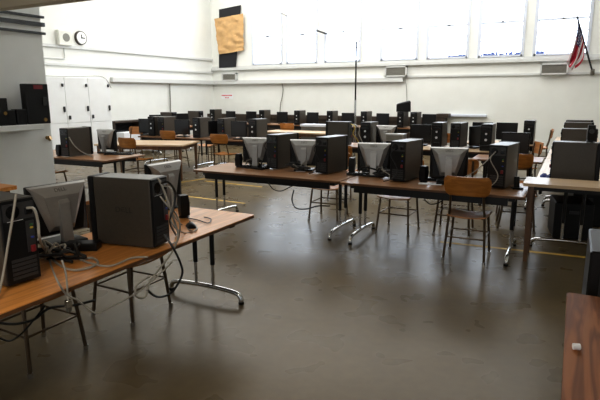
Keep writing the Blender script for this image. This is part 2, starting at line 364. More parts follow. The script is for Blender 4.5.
# flag
fb = ony(592.5, 72, YB-.1); ft = ony(577, 16, YB-.55)
fl = empty('flag', fb); tag(fl, 'American flag hanging from an angled staff above the vent', 'flag')
MB().tube([Vector((0, 0, 0)), ft-fb], .022).build('flag_staff', M['dgrey'], fl)
MB().cyl((0, .04, -.06), (0, -.04, .06), .05).build('bracket', M['grille'], fl)
def flag_mat():
    m = bpy.data.materials.new('flag_cloth'); m.use_nodes = True; nt = m.node_tree; b = nt.nodes['Principled BSDF']; b.inputs['Roughness'].default_value = .8
    uv = nt.nodes.new('ShaderNodeUVMap'); sx = nt.nodes.new('ShaderNodeSeparateXYZ'); nt.links.new(uv.outputs[0], sx.inputs[0])
    def op(o, a, v=None, b2=None):
        n = nt.nodes.new('ShaderNodeMath'); n.operation = o; nt.links.new(a, n.inputs[0])
        if b2 is not None: nt.links.new(b2, n.inputs[1])
        elif v is not None: n.inputs[1].default_value = v
        return n.outputs[0]
    U, V = sx.outputs[0], sx.outputs[1]
    st = op('LESS_THAN', op('MODULO', op('MULTIPLY', V, 13), 2), 1)
    can = op('MULTIPLY', op('LESS_THAN', U, .42), b2=op('GREATER_THAN', V, 6/13))
    du = op('SUBTRACT', op('FRACT', op('MULTIPLY', U, 15)), .5); dv = op('SUBTRACT', op('FRACT', op('MULTIPLY', V, 13)), .5)
    star = op('LESS_THAN', op('ADD', op('MULTIPLY', du, b2=du), b2=op('MULTIPLY', dv, b2=dv)), .06)
    def mix(f, c1, c2):
        n = nt.nodes.new('ShaderNodeMixRGB'); nt.links.new(f, n.inputs[0])
        for s_, c in ((1, c1), (2, c2)):
            if isinstance(c, tuple): n.inputs[s_].default_value = c
            else: nt.links.new(c, n.inputs[s_])
        return n.outputs[0]
    nt.links.new(mix(can, mix(st, lin((236, 230, 232)), lin((165, 20, 45))), mix(star, lin((30, 36, 92)), lin((235, 235, 240)))), b.inputs['Base Color'])
    return m
dirp = (fb-ft); L = dirp.length
def ffn(u, v):   # u along the fly (hangs down), v along the hoist (1 at the tip)
    top = (ft-fb)+dirp*(.02+.5*(1-v)); k = min(1, u*2.2)
    end = (ft-fb)+Vector((-.1+.12*(1-v), .05, -1.2+.1*sin(v*9)-.12*(1-v)))
    p = top.lerp(end, u)
    return p+Vector((sin(v*13+1)*.05*k+.05*sin(pi*u), sin(v*13)*.07*k, -.1*sin(pi*u)*(1-v)))
MB().grid(ffn, 20, 26, 0, True).build('flag_cloth', flag_mat(), fl, True)
# dark counter along the left and window walls, and the low bookcase
zc = .86
y0 = onx(114, 118, XL+.4).y
bk = empty('low_bookcase', (XL, y0, 0)); tag(bk, 'low black open bookcase against the long wall beside the white cabinets', 'bookcase')
Lb = onx(163, 117, XL+.4).y-y0
MB().box(.01, .42, 0, Lb, zc-.05, zc).build('top', M['counter'], bk); MB().box(.01, .04, 0, Lb, 0, zc-.05).build('back_panel', M['bpaper'], bk)
for q in (0, Lb/2, Lb-.03): MB().box(.04, .4, q, q+.03, 0, zc-.05).build('side_panel', M['counter'], bk)
MB().box(.04, .4, .03, Lb-.03, .36, .39).build('shelf', M['counter'], bk); MB().box(.04, .4, .03, Lb-.03, .02, .06).build('shelf', M['counter'], bk)
tag(MB().box(XL+.12, XL+.38, y0+.12, y0+.9, .391, .6, .01).build('storage_box', M['bgloss']), 'black box on the middle shelf of the low bookcase', 'box')
tag(MB().box(XL+.43, XL+.72, y0+.02, y0+.72, .0, .55, .01).build('paper_carton', M['paper']), 'white carton on the floor in front of the low bookcase', 'carton')
ct = empty('wall_counter', (XL+.02, YB, 0)); tag(ct, 'long dark brown counter running under the windows behind the computers', 'counter')
xe = ony(447, 118, YB).x-XL
MB().box(0, xe, -.45, -.01, .8, .92).build('counter_top', M['counter'], ct); MB().box(.05, xe-.05, -.4, -.02, 0, .8).build('cabinet_base', M['counter'], ct)

# ------------------------------------------------------------------ computers
def make_tower(fancy=False):
    t = empty('computer_tower'); W, D = .18, .46
    MB().box(-W/2, W/2, -.19, .215, .012, TH, .006, 2).build('case', M['case'], t)
    fb_ = MB().box(-W/2-.002, W/2+.002, -.235, -.19, .006, TH+.004, .014, 2).build('front_bezel', M['black'], t)
    for z in (.385, .335): MB().box(-.073, .073, -.239, -.23, z-.02, z+.02, .003).build('optical_drive', M['bgloss'], fb_)
    for z, r in ((.285, .017), (.185, .021)): MB().cyl((0, -.232, z), (0, -.242, z), r, None, 16).build('power_button' if z > .2 else 'round_badge', M['lsilver'], fb_)
    MB().box(-.06, .06, -.239, -.23, .07, .1, .003).build('port_cover', M['bgloss'], fb_)
    rp = MB().box(-W/2+.004, W/2-.004, .212, .226, .014, TH-.004, .003).build('rear_panel', M['black'], t)
    ps = MB().box(-.078, .078, .222, .23, .335, .42).build('power_supply', M['dgrey'], rp)
    MB().box(-.07, -.03, .226, .236, .355, .39, .003).build('power_socket', M['bgloss'], rp)
    MB().cyl((.03, .224, .378), (.03, .231, .378), .034, None, 20).build('fan_grille', M['bgloss'], rp)
    MB().box(-.075, -.03, .222, .229, .16, .32).build('port_plate', M['dgrey'] if fancy else M['black'], rp)
    for z, m in ((.3, 'green'), (.285, 'yellow'), (.235, 'blue'), (.19, 'red')):
        MB().box(-.066, -.05 if m != 'red' else -.044, .226, .24 if m == 'red' else .234, z-.006 if m != 'red' else z-.03, z+.004, .002).build('connector', M[m], rp)
    g = MB()
    for k in range(5): g.box(-.07, .06, .222, .229, .035+k*.022, .05+k*.022)
    g.build('slot_covers', M['dgrey'], rp)
    if fancy: MB().box(-.02, .06, .226, .229, .422-.09, .345).build('white_sticker', M['paper'], rp)
    return t
def make_monitor():
    t = empty('flat_monitor')
    MB().box(-.195, .195, -.03, .005, .055, .385, .008, 2).build('bezel', M['black'], t)
    MB().box(-.178, .178, -.033, -.028, .08, .368).build('screen', M['screen'], t)
    o = lambda y, a, b_, z0, z1: [(-a, y, z1), (a, y, z1), (b_, y, z0), (-b_, y, z0)]
    bc = MB().loft([o(.003, .194, .088, .07, .384), o(.03, .182, .082, .09, .375), o(.06, .12, .07, .12, .325), o(.066, .115, .066, .125, .315)]).build('back_cover', M['silver'], t)
    MB().loft([o(.001, .193, .193, .057, .382), o(.022, .18, .15, .07, .35)]).build('rear_bezel', M['black'], t)
    nk = MB().loft([[(-.034, .06, .02), (.034, .06, .02), (.034, .1, .02), (-.034, .1, .02)], [(-.034, .055, .27), (.034, .055, .27), (.034, .085, .27), (-.034, .085, .27)], [(-.03, .05, .29), (.03, .05, .29), (.03, .075, .29), (-.03, .075, .29)]]).build('neck', M['silver'], t)
    MB().box(-.12, .12, -.09, .12, 0, .022, .01, 2).build('base', M['black'], t)
    return t
def make_speaker():
    t = empty('desk_speaker'); t.scale = (.88, .88, .88)
    MB().loft([[(-.035, -.035, .02), (.035, -.035, .02), (.04, .045, .02), (-.04, .045, .02)], [(-.042, -.05, .12), (.042, -.05, .12), (.042, .045, .12), (-.042, .045, .12)], [(-.036, -.04, .2), (.036, -.04, .2), (.036, .035, .2), (-.036, .035, .2)]]).build('housing', M['black'], t)
    MB().cyl((0, 0, 0), (0, 0, .025), .05, .035, 20).build('base', M['black'], t)
    MB().cyl((0, -.046, .13), (0, -.053, .13), .028, None, 20).build('speaker_cone', M['dgrey'], t)
    return t
def make_chair(rack=False):
    t = empty('school_chair')   # sitter looks toward -Y
    def seat(u, v): x, y = (u-.5)*.4*(1-.08*v), (v-.5)*.39; return Vector((x, y, .45+.02*((u-.5)*2)**2-.012*sin(pi*v)+(.0 if v > .12 else -.02*(1-v/.12))))
    MB().grid(seat, 10, 10, .014).build('seat', M['chairwood'], t, True)
    def back(u, v):
        s = (u-.5)*2; w = .215*(1-.16*max(0, .55-v)); ex = (abs(v-.5)*2)**6*.03
        return Vector((s*(w-ex), .215+.03*v-.035*(s*s)+.035, .675+.185*v))
    MB().grid(back, 12, 8, .012).build('backrest', M['chairwood'], t, True)
    for s in (-1, 1):
        lg_ = MB().tube([(s*.2, -.19, .0), (s*.17, -.15, .4), (s*.155, -.13, .432), (s*.14, 0, .436), (s*.145, .14, .438)], .0125, 8, 3).build('leg', M['steel'], t, True)
        MB().cyl((s*.2, -.19, 0), (s*.199, -.189, .03), .016).build('glide', M['chrome'], lg_)
        lg_ = MB().tube([(s*.195, .22, 0), (s*.17, .17, .42), (s*.155, .205, .6), (s*.15, .232, .84)], .0125, 8, 4).build('leg', M['steel'], t, True)
        MB().cyl((s*.195, .22, 0), (s*.194, .219, .03), .016).build('glide', M['chrome'], lg_)
    MB().tube([(-.183, -.165, .24), (-.176, .19, .24), (.176, .19, .24), (.183, -.165, .24), (-.183, -.165, .24)], .008).build('stretcher', M['steel'], t, True)
    if not rack: return t
    rk = MB()
    for k in range(7): rk.tube([(-.16+k*.053, -.16, .33), (-.16+k*.053, .17, .3)], .004, 6)
    rk.tube([(-.175, -.16, .33), (.175, -.16, .33)], .005, 6); rk.tube([(-.172, .17, .3), (.172, .17, .3)], .005, 6)
    rk.build('book_rack', M['steel'], t)
    return t
def make_keyboard():
    t = empty('keyboard')
    MB().loft([[(-.22, -.08, 0), (.22, -.08, 0), (.22, .08, 0), (-.22, .08, 0)], [(-.22, -.08, .012), (.22, -.08, .012), (.22, .08, .026), (-.22, .08, .026)]]).build('housing', M['black'], t)
    k = MB()
    for r in range(5):
        for c_ in range(15): k.box(-.205+c_*.0275, -.205+c_*.0275+.022, -.068+r*.027, -.068+r*.027+.021, .012+.0026*r, .021+.0026*r)
    k.build('key_block', M['bgloss'], t); return t
def make_mouse():
    t = empty('mouse')
    MB().grid(lambda u, v: Vector(((u-.5)*.062, (v-.5)*.11, .001+.036*max(0, sin(pi*u))**.5*max(0, sin(pi*v))**.45)), 8, 10).build('shell', M['black'], t, True)
    MB().cyl((-.004, .03, .032), (.004, .03, .032), .008).build('scroll_wheel', M['dgrey'], t); return t
TOWER, FTOWER, MON, SPK, CHAIR, KEYB, MOUSE = Kind(make_tower), Kind(lambda: make_tower(True)), Kind(make_monitor), Kind(make_speaker), Kind(make_chair), Kind(make_keyboard), Kind(make_mouse)

RCHAIR = Kind(lambda: make_chair(True))
# ------------------------------------------------------------------ tables
def rounded(hx, hy, r, z0, z1):
    pts = []
    for cx, cy, a0 in ((hx-r, hy-r, 0), (-hx+r, hy-r, 90), (-hx+r, -hy+r, 180), (hx-r, -hy+r, 270)):
        for k in range(5): a = radians(a0+k*22.5); pts.append((cx+r*cos(a), cy+r*sin(a)))
    return [[(x, y, z0) for x, y in pts], [(x, y, z1) for x, y in pts]]
def folding_table(L, D, cx, cy, rz, m, label, group, h=T, inset=(.16, .16), r=.02, ap=(.07, .11)):
    t = empty('folding_table', (cx, cy, 0), rz); tag(t, label, 'table', group)
    top = MB().loft(rounded(L/2, D/2, r, h-.006, h)).build('tabletop', m, t)
    MB().loft(rounded(L/2, D/2, r, h-.026, h-.006)).build('edge_band', M['edge'], t)
    for s in (-1, 1): MB().box(-L/2+.15, L/2-.15, s*(D/2-ap[0])-.015, s*(D/2-ap[0])+.015, h-ap[1], h-.026).build('apron_rail', M['dsteel'], t)
    for s, ins in ((-1, inset[0]), (1, inset[1])):
        x = s*(L/2-ins)
        for q in (-.085, .085):
            lg_ = MB().tube([(x, q, .29), (x, q, h-.026)], .019, 12).build('leg', M['dsteel'], t, True)
            MB().tube([(x, q, .09), (x, q, .3)], .013, 10).build('chrome_sleeve', M['chrome'], lg_, True)
        MB().box(x-.03, x+.03, -D/2+.08, D/2-.08, h-.07, h-.03).build('cross_bar', M['dsteel'], t)
        ft_ = MB().tube([(x, -D/2+.02, .015), (x, -D/2+.025, .05), (x, -D/2+.07, .085), (x, -.1, .1), (x, .1, .1), (x, D/2-.07, .085), (x, D/2-.025, .05), (x, D/2-.02, .015)], .019, 10, 4).build('foot_bar', M['chrome'], t, True)
        for q in (-1, 1): MB().cyl((x, q*(D/2-.02), 0), (x, q*(D/2-.02), .022), .022).build('foot_cap', M['black'], ft_)
    return t
def wooden_table(L, D, cx, cy, rz, m, label, group, h=T, legm='legwood', apm=None, aph=.1):
    t = empty('wooden_table', (cx, cy, 0), rz); tag(t, label, 'table', group)
    MB().loft(rounded(L/2, D/2, .02, h-.03, h)).build('tabletop', m, t)
    a = MB()
    for s in (-1, 1): a.box(-L/2+.06, L/2-.06, s*(D/2-.07)-.012, s*(D/2-.07)+.012, h-aph, h-.03); a.box(s*(L/2-.07)-.012, s*(L/2-.07)+.012, -D/2+.06, D/2-.06, h-aph, h-.03)
    a.build('apron', M[apm or legm], t)
    for sx in (-1, 1):
        for sy in (-1, 1):
            x, y = sx*(L/2-.07), sy*(D/2-.07)
            MB().loft([[(x-.018, y-.018, 0), (x+.018, y-.018, 0), (x+.018, y+.018, 0), (x-.018, y+.018, 0)], [(x-.026, y-.026, h-.03), (x+.026, y-.026, h-.03), (x+.026, y+.026, h-.03), (x-.026, y+.026, h-.03)]]).build('leg', M[legm], t)
    return t

GT, GM, GC, GS = 'computer towers', 'flat monitors', 'wooden school chairs', 'desk speakers'
def az(px, py=115, X=None, Y=None): return onx(px, py, X) if X is not None else ony(px, py, Y)
# --- foreground table
ne = onz(258, 215, T); n0 = onz(0, 310, T); xe_ = (ne.x+onz(130, 262, T).x)/2; fgD = .74
FY1 = ne.y; FY0 = 1.0; 
folding_table(FY1-FY0, fgD, xe_-fgD/2, (FY0+FY1)/2, pi/2+radians(1.0), M['oak'], 'long oak-topped folding table nearest the viewer with two towers and monitors', 'folding tables', inset=(.2, .2), ap=(.26, .06))
c0 = onz(148, 249, T)
o = FTOWER.put((0, 0, T), 0, 'dark grey tower on the front oak table, its big side panel facing the viewer', 'computer', GT)
a = radians(-80); n = Vector((-sin(a), cos(a))); tt = Vector((-n.y, n.x))
p1 = Vector((c0.x, c0.y))-n*.225+tt*.09; p1.x += .055
o.location = (p1.x, p1.y, T); o.rotation_euler.z = a
txt = text_mesh('side_emblem', 'D\u2208LL', .05, M['emb'], o, Matrix.Translation((.0905, .02, .24)) @ Matrix.Rotation(pi/2, 4, 'Z') @ Matrix.Rotation(pi/2, 4, 'X'))
a2 = radians(-93); c0 = onz(40, 278, T)
TW1 = o
o = copy_tree(TW1); tag(o, 'tower at the cropped end of the front oak table, rear ports and cables showing', 'computer', GT)
o.rotation_euler.z = a2; n = Vector((-sin(a2), cos(a2))); tt = Vector((-n.y, n.x)); p2 = Vector((c0.x, c0.y))-n*.226-tt*.09; p2.x += .02; o.location = (p2.x, p2.y, T); TW2 = p2
def put_mon(px0, px1, rz, z, label, dx=0): pass
q0, q1 = onz(21, 188, T+.38), onz(84, 180.5, T+.38); mid = (q0+q1)/2; d = (q1-q0); rz = atan2(-d.x, d.y)-pi/2+pi*0
nb = Vector((d.y, -d.x, 0)).normalized(); rz = atan2(nb.y, nb.x)-pi/2
m2 = MON.put((mid.x+.02, mid.y+.0, T), rz+radians(8), 'silver-backed monitor beside the cropped tower on the front oak table', 'monitor', GM)
q0, q1 = onz(135, 168, T+.38), onz(178, 160, T+.38); d = q1-q0; nb = Vector((d.y, -d.x, 0)).normalized(); rz = atan2(nb.y, nb.x)-pi/2
mid = q1-d.normalized()*.195
m1 = MON.put((mid.x, mid.y, T), rz-.1, 'silver-backed monitor behind the big tower side on the front oak table', 'monitor', GM)
for mm in (m1, m2): text_mesh('back_logo', 'DELL', .036, M['dell'], mm, Matrix.Translation((0, .0465, .351)) @ Matrix.Rotation(pi, 4, 'Z') @ Matrix.Rotation(radians(52), 4, 'X'))
s0 = onz(184, 217, T)
SPK.put((s0.x, s0.y, T), radians(-120), 'small black speaker alone near the end of the front oak table', 'speaker', GS)
s1 = onz(191, 227, T); MOUSE.put((s1.x, s1.y, T), .9, 'black mouse lying among the cables by the front speaker', 'mouse', 'computer mice')
k0 = onz(86, 252, T)
tag(MB().box(-.1, .1, -.05, .05, 0, .05, .008, 2).build('power_adapter', M['black'], loc=(k0.x-.06, k0.y+.03, T), rz=.55), 'black power brick beside the monitor foot on the front oak table', 'adapter')
kq = onz(15, 186, .9)
wooden_table(.7, .45, kq.x-.35, kq.y-.2, 0, M['oak'], 'wooden stand half hidden behind the cropped tower, by the grey partition', 'wooden tables', h=.9)
# chairs tucked at the far side of the front table
ca = onz(31, 378, 0); cb_ = onz(86, 349, 0); cc = onz(134, 326, 0); cd = onz(170, 306, 0)
for (u, v), s in (((ca, cb_), 'school chair under the front oak table at its cropped end'), ((cc, cd), 'school chair under the front oak table behind the big tower')):
    CHAIR.put(((u.x+v.x)/2-.19, (u.y+v.y)/2, 0), pi/2, s, 'chair', GC)

# --- first row: two folding tables end to end
fl_, fr = onz(196, 169, T), onz(525, 197, T); jn = onz(340, 181.5, T); RD = .8
yf = (fl_.y+fr.y+jn.y)/3
R1 = [(fl_.x, jn.x-.01, onz(265, 175.5, T).y), (jn.x+.01, fr.x, onz(430, 189.5, T).y)]
for (x0, x1, y0), s in zip(R1, ('brown folding table whose free end carries a lone speaker, in the row of towers', 'brown folding table with a wooden chair pushed up to its front')):
    folding_table(x1-x0, RD, (x0+x1)/2, y0+RD/2, 0, M['brown'], s, 'folding tables', inset=(.13, .12))
rlab = ['at the free end of the long row', 'second from the free end of the long row', 'third along the long row', 'at the chair end of the long row']
ROW = []
for (px, py), s in zip(((277, 170), (327, 175), (404, 183), (504, 190)), rlab):
    c0 = onz(px, py, T); ROW.append(c0)
    ta = -.16; TOWER.put((c0.x-.09*cos(ta)-.235*sin(ta), c0.y-.09*sin(ta)+.235*cos(ta), T), pi+ta, 'dark tower with ports showing, '+s, 'computer', GT)
for (pa, pb, py), s in zip(((240, 273, 135), (289, 321, 138.5), (357, 392, 143.5), (430, 469, 148)), rlab):
    q0, q1 = onz(pa, py, T+.38), onz(pb, py-.6, T+.38); mid = (q0+q1)/2; mid = ony((pa+pb)/2, py, min(mid.y, yf+RD-.2))
    MON.put((mid.x, mid.y, T), pi+radians(13), 'silver-backed monitor beside the tower '+s, 'monitor', GM)
for (px, py), s in zip(((239, 167), (352, 172), (423.5, 182)), ('small black speaker near the free end of the long row', 'small black speaker between the second tower and the third monitor of the row', 'small black speaker beside the third tower of the long row')):
    s0 = onz(px, py, T); SPK.put((s0.x, s0.y, T), pi+random.uniform(-.5, .5), s, 'speaker', GS)
for (px, py, a), s in zip(((366, 175, .2), (440, 180, .3), (253, 168, -.2)), ('black keyboard in front of the third monitor of the long row', 'black keyboard behind the wooden chair on the long row', 'black keyboard between the lone speaker and first tower')):
    s0 = onz(px, py, T); KEYB.put((s0.x, s0.y-.0, T), pi+a, s, 'keyboard', 'keyboards')
def paper(px, py, a, s, w=.13, l=.17):
    p = onz(px, py, T+.0); return tag(MB().box(-w, w, -l/2, l/2, 0, .004).build('paper_sheet', M['paper'], loc=(p.x, p.y, T+.0), rz=a), s, 'paper', 'loose papers')
paper(301, 171, .3, 'white paper between first tower and second monitor', .06, .12); paper(430, 184, .2, 'white paper in front of the keyboard by the wooden chair', .12, .1)
s0 = onz(517, 189, T)
ph = empty('phone_cradle', (s0.x, s0.y, T), .4); tag(ph, 'small black cradle at the end of the long row beyond the last tower', 'cradle')
MB().box(-.05, .05, -.04, .04, 0, .018, .005).build('foot', M['black'], ph); MB().loft([[(-.025, .0, .015), (.025, .0, .015), (.025, .025, .015), (-.025, .025, .015)], [(-.025, .03, .12), (.025, .03, .12), (.025, .045, .12), (-.025, .045, .12)]]).build('upright', M['black'], ph)
# chairs of the first row
f1, f2 = onz(442, 260, 0), onz(483, 265, 0)
CHAIR.put(((f1.x+f2.x)/2, f1.y+.23, 0), pi+.03, 'wooden school chair with its back to the viewer at the long row', 'chair', GC)
for (x, y, a), s in zip(((-2.8, 6.17, .05), (-1.79, 5.97, -.05), (-1.17, 6.2, 0.05)), ('chair pushed under the free-end half of the long row', 'chair pushed under the long row below the third tower', 'chair under the long row behind the wooden chair facing it')):
    (RCHAIR if 'facing' in s else CHAIR).put((x, y, 0), a, s, 'chair', GC)

# --- narrow high table on the right, with a run of towers behind it
z = .79; fl_ = onz(523, 183, z); bl_ = onz(527, 176.5, z)
wooden_table(1.3, bl_.y-fl_.y, fl_.x+.65, (bl_.y+fl_.y)/2, 0, M['light'], 'narrow raised wooden table beyond the end of the long row', 'wooden tables', h=z, apm='dsteel', aph=.07)
xl = onz(550, 150, T).x
LT = [(5.85, 8.5), (8.52, 10.7), (10.72, 12.9)]
for (y0, y1), s in zip(LT, ('folding table right behind the narrow raised table', 'folding table in the middle of the side column of towers', 'folding table at the far end of the side column of towers')):
    folding_table(y1-y0, .8, xl+.4, (y0+y1)/2, pi/2, M['light'], s, 'folding tables')
for (px0, px1, py, s) in ((553, 601, 142.5, 'dark tower side-on right behind the narrow raised table'), (562, 597, 129, 'dark tower side-on, second in the side column'), (566, 592, 122.5, 'dark tower side-on, third in the side column'), (568, 591, 120.3, 'dark tower side-on at the far end of the side column')):
    p = onz((px0+px1)/2, py, T+TH); p.y = max(p.y, 6.05)
    TOWER.put((max(p.x, xl+.25), p.y+.09, T), pi/2, s, 'computer', GT)
p2s = onz(580, 129, T+TH)
SPK.put((.16, 6.15, T+TH+.005), .1, 'little black speaker standing on the first side-on tower', 'speaker', GS)
p = onz(547, 172, T)
bc = MB().grid(lambda u, v: Vector(((u-.5)*.1, (v-.5)*.34, .02+.035*sin(9*u+4*v)*sin(7*v)+.02*random.random())), 10, 16, .006)
tag(bc.build('blue_cloth', M['bluecloth'], loc=(xl+.1, 6.2, T+.02), smooth=True), 'crumpled blue cloth beside the first side-on tower', 'cloth')
for (px, py, a, s) in ((536, 147, -1.2, 'wooden chair turned sideways at the edge of the side column'), (549.5, 132.5, -1.5, 'wooden chair far along the side column by the wall')):
    p = onz(px, py, .79); CHAIR.put((p.x-.2, p.y, 0), a, s, 'chair', GC)

for y_, s in ((6.75, 'wooden chair drawn up to the side column just past the long row'),): CHAIR.put((xl-.2, y_, 0), pi/2+(.15 if y_ < 7 else -.1), s, 'chair', GC)
for x_, y_, w_, h_, s in ((.05, 6.75, .2, .42, 'dark filler box on the floor under the side column, nearer the raised table'), (.2, 7.5, .17, .46, 'dark filler box on the floor under the side column, farther from the raised table')):  # guessed boxes, added to darken the space under the side tables
    o = MB().box(-w_, w_, -.25, .25, 0, h_, .01).build('filler_box', M['black'], loc=(x_, y_, 0), rz=.15); MB().box(-.05, .05, -.262, -.25, h_*.7, h_*.78).build('handle', M['dgrey'], o); tag(o, s, 'box')
# --- cropped desk at the bottom right and the dark cabinet behind it
k = onz(567, 292, T)
ck_ = .8
wooden_table(1.6, ck_, k.x+ck_/2, k.y-.8, pi/2, M['ored'], 'red oak desk cropped at the near corner with a chalk stub on it', 'wooden tables', legm='legwood')
p = onz(576, 350, T)
tag(MB().cyl((-.011, 0, .012), (.012, .008, .012), .012).build('chalk_stub', M['paper'], loc=(p.x, p.y, T)), 'stub of white chalk on the cropped red oak desk', 'chalk')
fx = onz(589, 262, .62)
fc = empty('filing_cabinet', (.125+.22, 3.05, 0)); tag(fc, 'low dark cabinet cropped by the picture edge behind the red oak desk', 'cabinet')
MB().box(-.22, .25, -.25, .25, 0, .88, .008).build('carcass', M['dsteel'], fc)
for q in (.08, .48): dd = MB().box(-.17, .21, -.265, -.25, q, q+.37, .004).build('drawer', M['dgrey'], fc); MB().box(-.05, .08, -.28, -.262, q+.28, q+.3).build('handle', M['chrome'], dd)

# --- table and computer beside the partition
a = onz(99, 161.5, T); b = onz(145, 153.5, T)
wx = (a.x+b.x)/2+.08
folding_table(2.0, .85, wx-1.0, a.y+.47, radians(3), M['brown'], 'brown folding table half hidden by the grey partition', 'folding tables')
c0 = onz(69, 157.5, T); YT = c0.y-.03
TOWER.put((c0.x-.09, c0.y+.235, T), pi, 'dark tower beside the partition with a cable across its side', 'computer', GT); XT = c0.x
p = onz(103, 153.5, T); MON.put((p.x, p.y+.1, T), pi+.05, 'monitor next to the tower on the table by the partition', 'monitor', GM)
p = onz(122, 154.5, T); KEYB.put((p.x-.04, p.y-.02, T), .5, 'black keyboard on the table by the partition', 'keyboard', 'keyboards')
p = onz(57, 156, T); SPK.put((p.x+.03, p.y+.03, T), pi, 'small black speaker peeking past the partition edge', 'speaker', GS)
CHAIR.put((wx-1.25, a.y+.1, 0), pi, 'chair on the near side of the table by the partition', 'chair', GC)
p0 = Vector((p.x, p.y, 0))
lo = MB().tube([onx(69, 137, XT+.012), onx(73, 144, XT+.02), onx(79, 150, XT+.02), onx(86, 154, XT+.03), onz(93, 157, T+.01)], .008, 6, 5)
tag(lo.build('cable', M['cable'], smooth=True), 'grey cable looping down the tower beside the partition', 'cable')
# small wooden ledge corner and things on the partition ledge
kk = onz(15, 187, T)
ZS = zsh
def shelf_box(px0, px1, py0, py1, X, dep, name, m, label, cat, bev=.006):
    a = onx(px0, py1, X); b = onx(px1, py0, X)
    o = MB().box(-dep, 0, 0, b.y-a.y, 0, b.z-ZS-.0, bev).build(name, M[m], loc=(X, a.y, ZS)); return tag(o, label, cat), b.y-a.y, b.z-ZS
X1 = XP+.18
o, wy, hz = shelf_box(28.5, 47.5, 84, 120, X1, .09, 'loudspeaker', 'black', 'tall black loudspeaker with a red label standing on the grey ledge', 'speaker')
MB().box(0, .003, wy*.35, wy*.75, hz*.87, hz*.97).build('red_label', M['red'], o); MB().cyl((0, wy*.75, hz*.1), (.006, wy*.75, hz*.1), .02).build('dial', M['brass'], o)
MB().box(0, .006, wy*.7, wy*.9, hz*.45, hz*.68).build('switch_plate', M['bgloss'], o)
shelf_box(18, 26.5, 109, 121, X1, .1, 'small_box', 'black', 'small black box beside the tall loudspeaker on the ledge', 'box')
o, wy, hz = shelf_box(-8, 7, 98, 121, X1, .14, 'radio', 'black', 'black radio at the cropped end of the grey ledge', 'radio'); MB().cyl((0, wy*.8, hz*.45), (.006, wy*.8, hz*.45), .018).build('dial', M['brass'], o)
shelf_box(7.5, 15.5, 110, 121, X1, .12, 'small_box', 'black', 'small black box next to the radio on the ledge', 'box')
p = onx(48, 138, XP+.05)
kn = empty('brass_knob', (XP, yp-.06, p.z)); tag(kn, 'small brass knob on the end of the grey partition', 'latch')  # a small door knob, mounted near the partition's end
MB().cyl((0, 0, 0), (.03, 0, 0), .02).build('stem', M['brass'], kn); MB().cyl((.03, 0, -.01), (.05, .01, 0), .03, .026, 16).build('knob', M['brass'], kn)

# --- pale table and chairs in the middle distance
p = [onz(127, 138.5, T), onz(197, 140.5, T), onz(182, 145.3, T)]
ra = radians(19); wooden_table(1.8, 1.0, p[2].x-.9*cos(ra)-.5*sin(ra), p[2].y-.9*sin(ra)+.5*cos(ra), ra, M['light'], 'pale maple table with nothing on it, past the partition', 'wooden tables')
for (px, py, a, s) in ((127, 141.5, pi, 'honey wooden chair at the near side of the bare maple table'), (137, 129.5, .1, 'wooden chair standing in front of the low bookcase')):
    q = onz(px, py, .79); CHAIR.put((q.x, q.y-(.24 if a < 3 else -.24), 0), a, s, 'chair', GC)

# --- second row (faces the viewer): left part
ROWS = []
def T_at(px, Y, a, label): q = ony(px, 115, Y); return TOWER.put((q.x, Y, T), a, label, 'computer', GT)
def M_at(px, Y, a, label): q = ony(px, 115, Y); return MON.put((q.x, Y, T), a, label, 'monitor', GM)
y2 = onz(205, 139, T).y
xa, xb = ony(138, 130, y2).x, ony(270, 130, y2).x; xm = (xa+xb)/2
folding_table(xm-xa-.02, .8, (xa+xm)/2, y2+.36, 0, M['brown'], 'folding table behind the bare maple table', 'folding tables')
folding_table(xb-xm-.02, .8, (xm+xb)/2, y2+.36, 0, M['brown'], 'folding table with the wooden chair at its front, past the bare maple table', 'folding tables')
M_at(145.5, y2+.25, .1, 'black monitor at the outer end of the second row'); T_at(157.5, y2+.32, 0, 'tower facing the viewer at the outer end of the second row'); T_at(167, y2+.32, pi, 'tower showing its cabled rear behind the bare maple table')
M_at(182, y2+.25, .1, 'black monitor above the wooden chair behind the maple table'); T_at(202, y2+.32, 0, 'tower with bright badges between two monitors in the second row'); M_at(216, y2+.3, 1.1, 'monitor turned edge-on in the second row')
T_at(226.5, y2+.32, pi, 'tower behind the wooden chair in the second row, rear showing'); M_at(239, y2+.25, .0, 'black monitor right of the wooden chair in the second row')
q = onz(226.5, 131.5, .79); CHAIR.put((ony(226.5, 131.5, y2-.3).x, y2-.32, 0), pi, 'wooden chair at the front of the second row with its back showing', 'chair', GC)
q = ony(206, 131.5, y2+.95); CHAIR.put((q.x, y2+1.05, 0), 0, 'chair on the far side of the second row', 'chair', GC)
CHAIR.put((ony(171.5, 136, y2-.1).x, y2+.02, 0), pi, 'wooden chair between the bare maple table and the second row', 'chair', GC)
T_at(258, y2+.3, 0, 'tower with bright badges at the inner end of the second row')
yb1 = onz(295, 132.5, T).y; xa, xb = ony(262, 131, yb1).x, ony(329, 131, yb1).x
wooden_table(xb-xa, .75, (xa+xb)/2, yb1+.38, 0, M['light'], 'long pale wooden table in front of the white-edged bench', 'wooden tables')
bn = empty('storage_bench', ((xa+xb)/2+.32, yb1+1.2, 0)); tag(bn, 'long grey bench with a white top edge behind the pale table', 'bench')
Wb = (xb-xa)/2-.27; zb = ony(300, 124, yb1+1.1).z
MB().box(-Wb, Wb, -.15, .15, 0, zb-.06).build('bench_body', M['psu'], bn); MB().box(-Wb-.02, Wb+.02, -.17, .17, zb-.06, zb, .005).build('bench_top', M['frame'], bn)
CHAIR.put((xa+.25, yb1+1.12, 0), pi, 'wooden chair at the end of the white-edged bench', 'chair', GC)

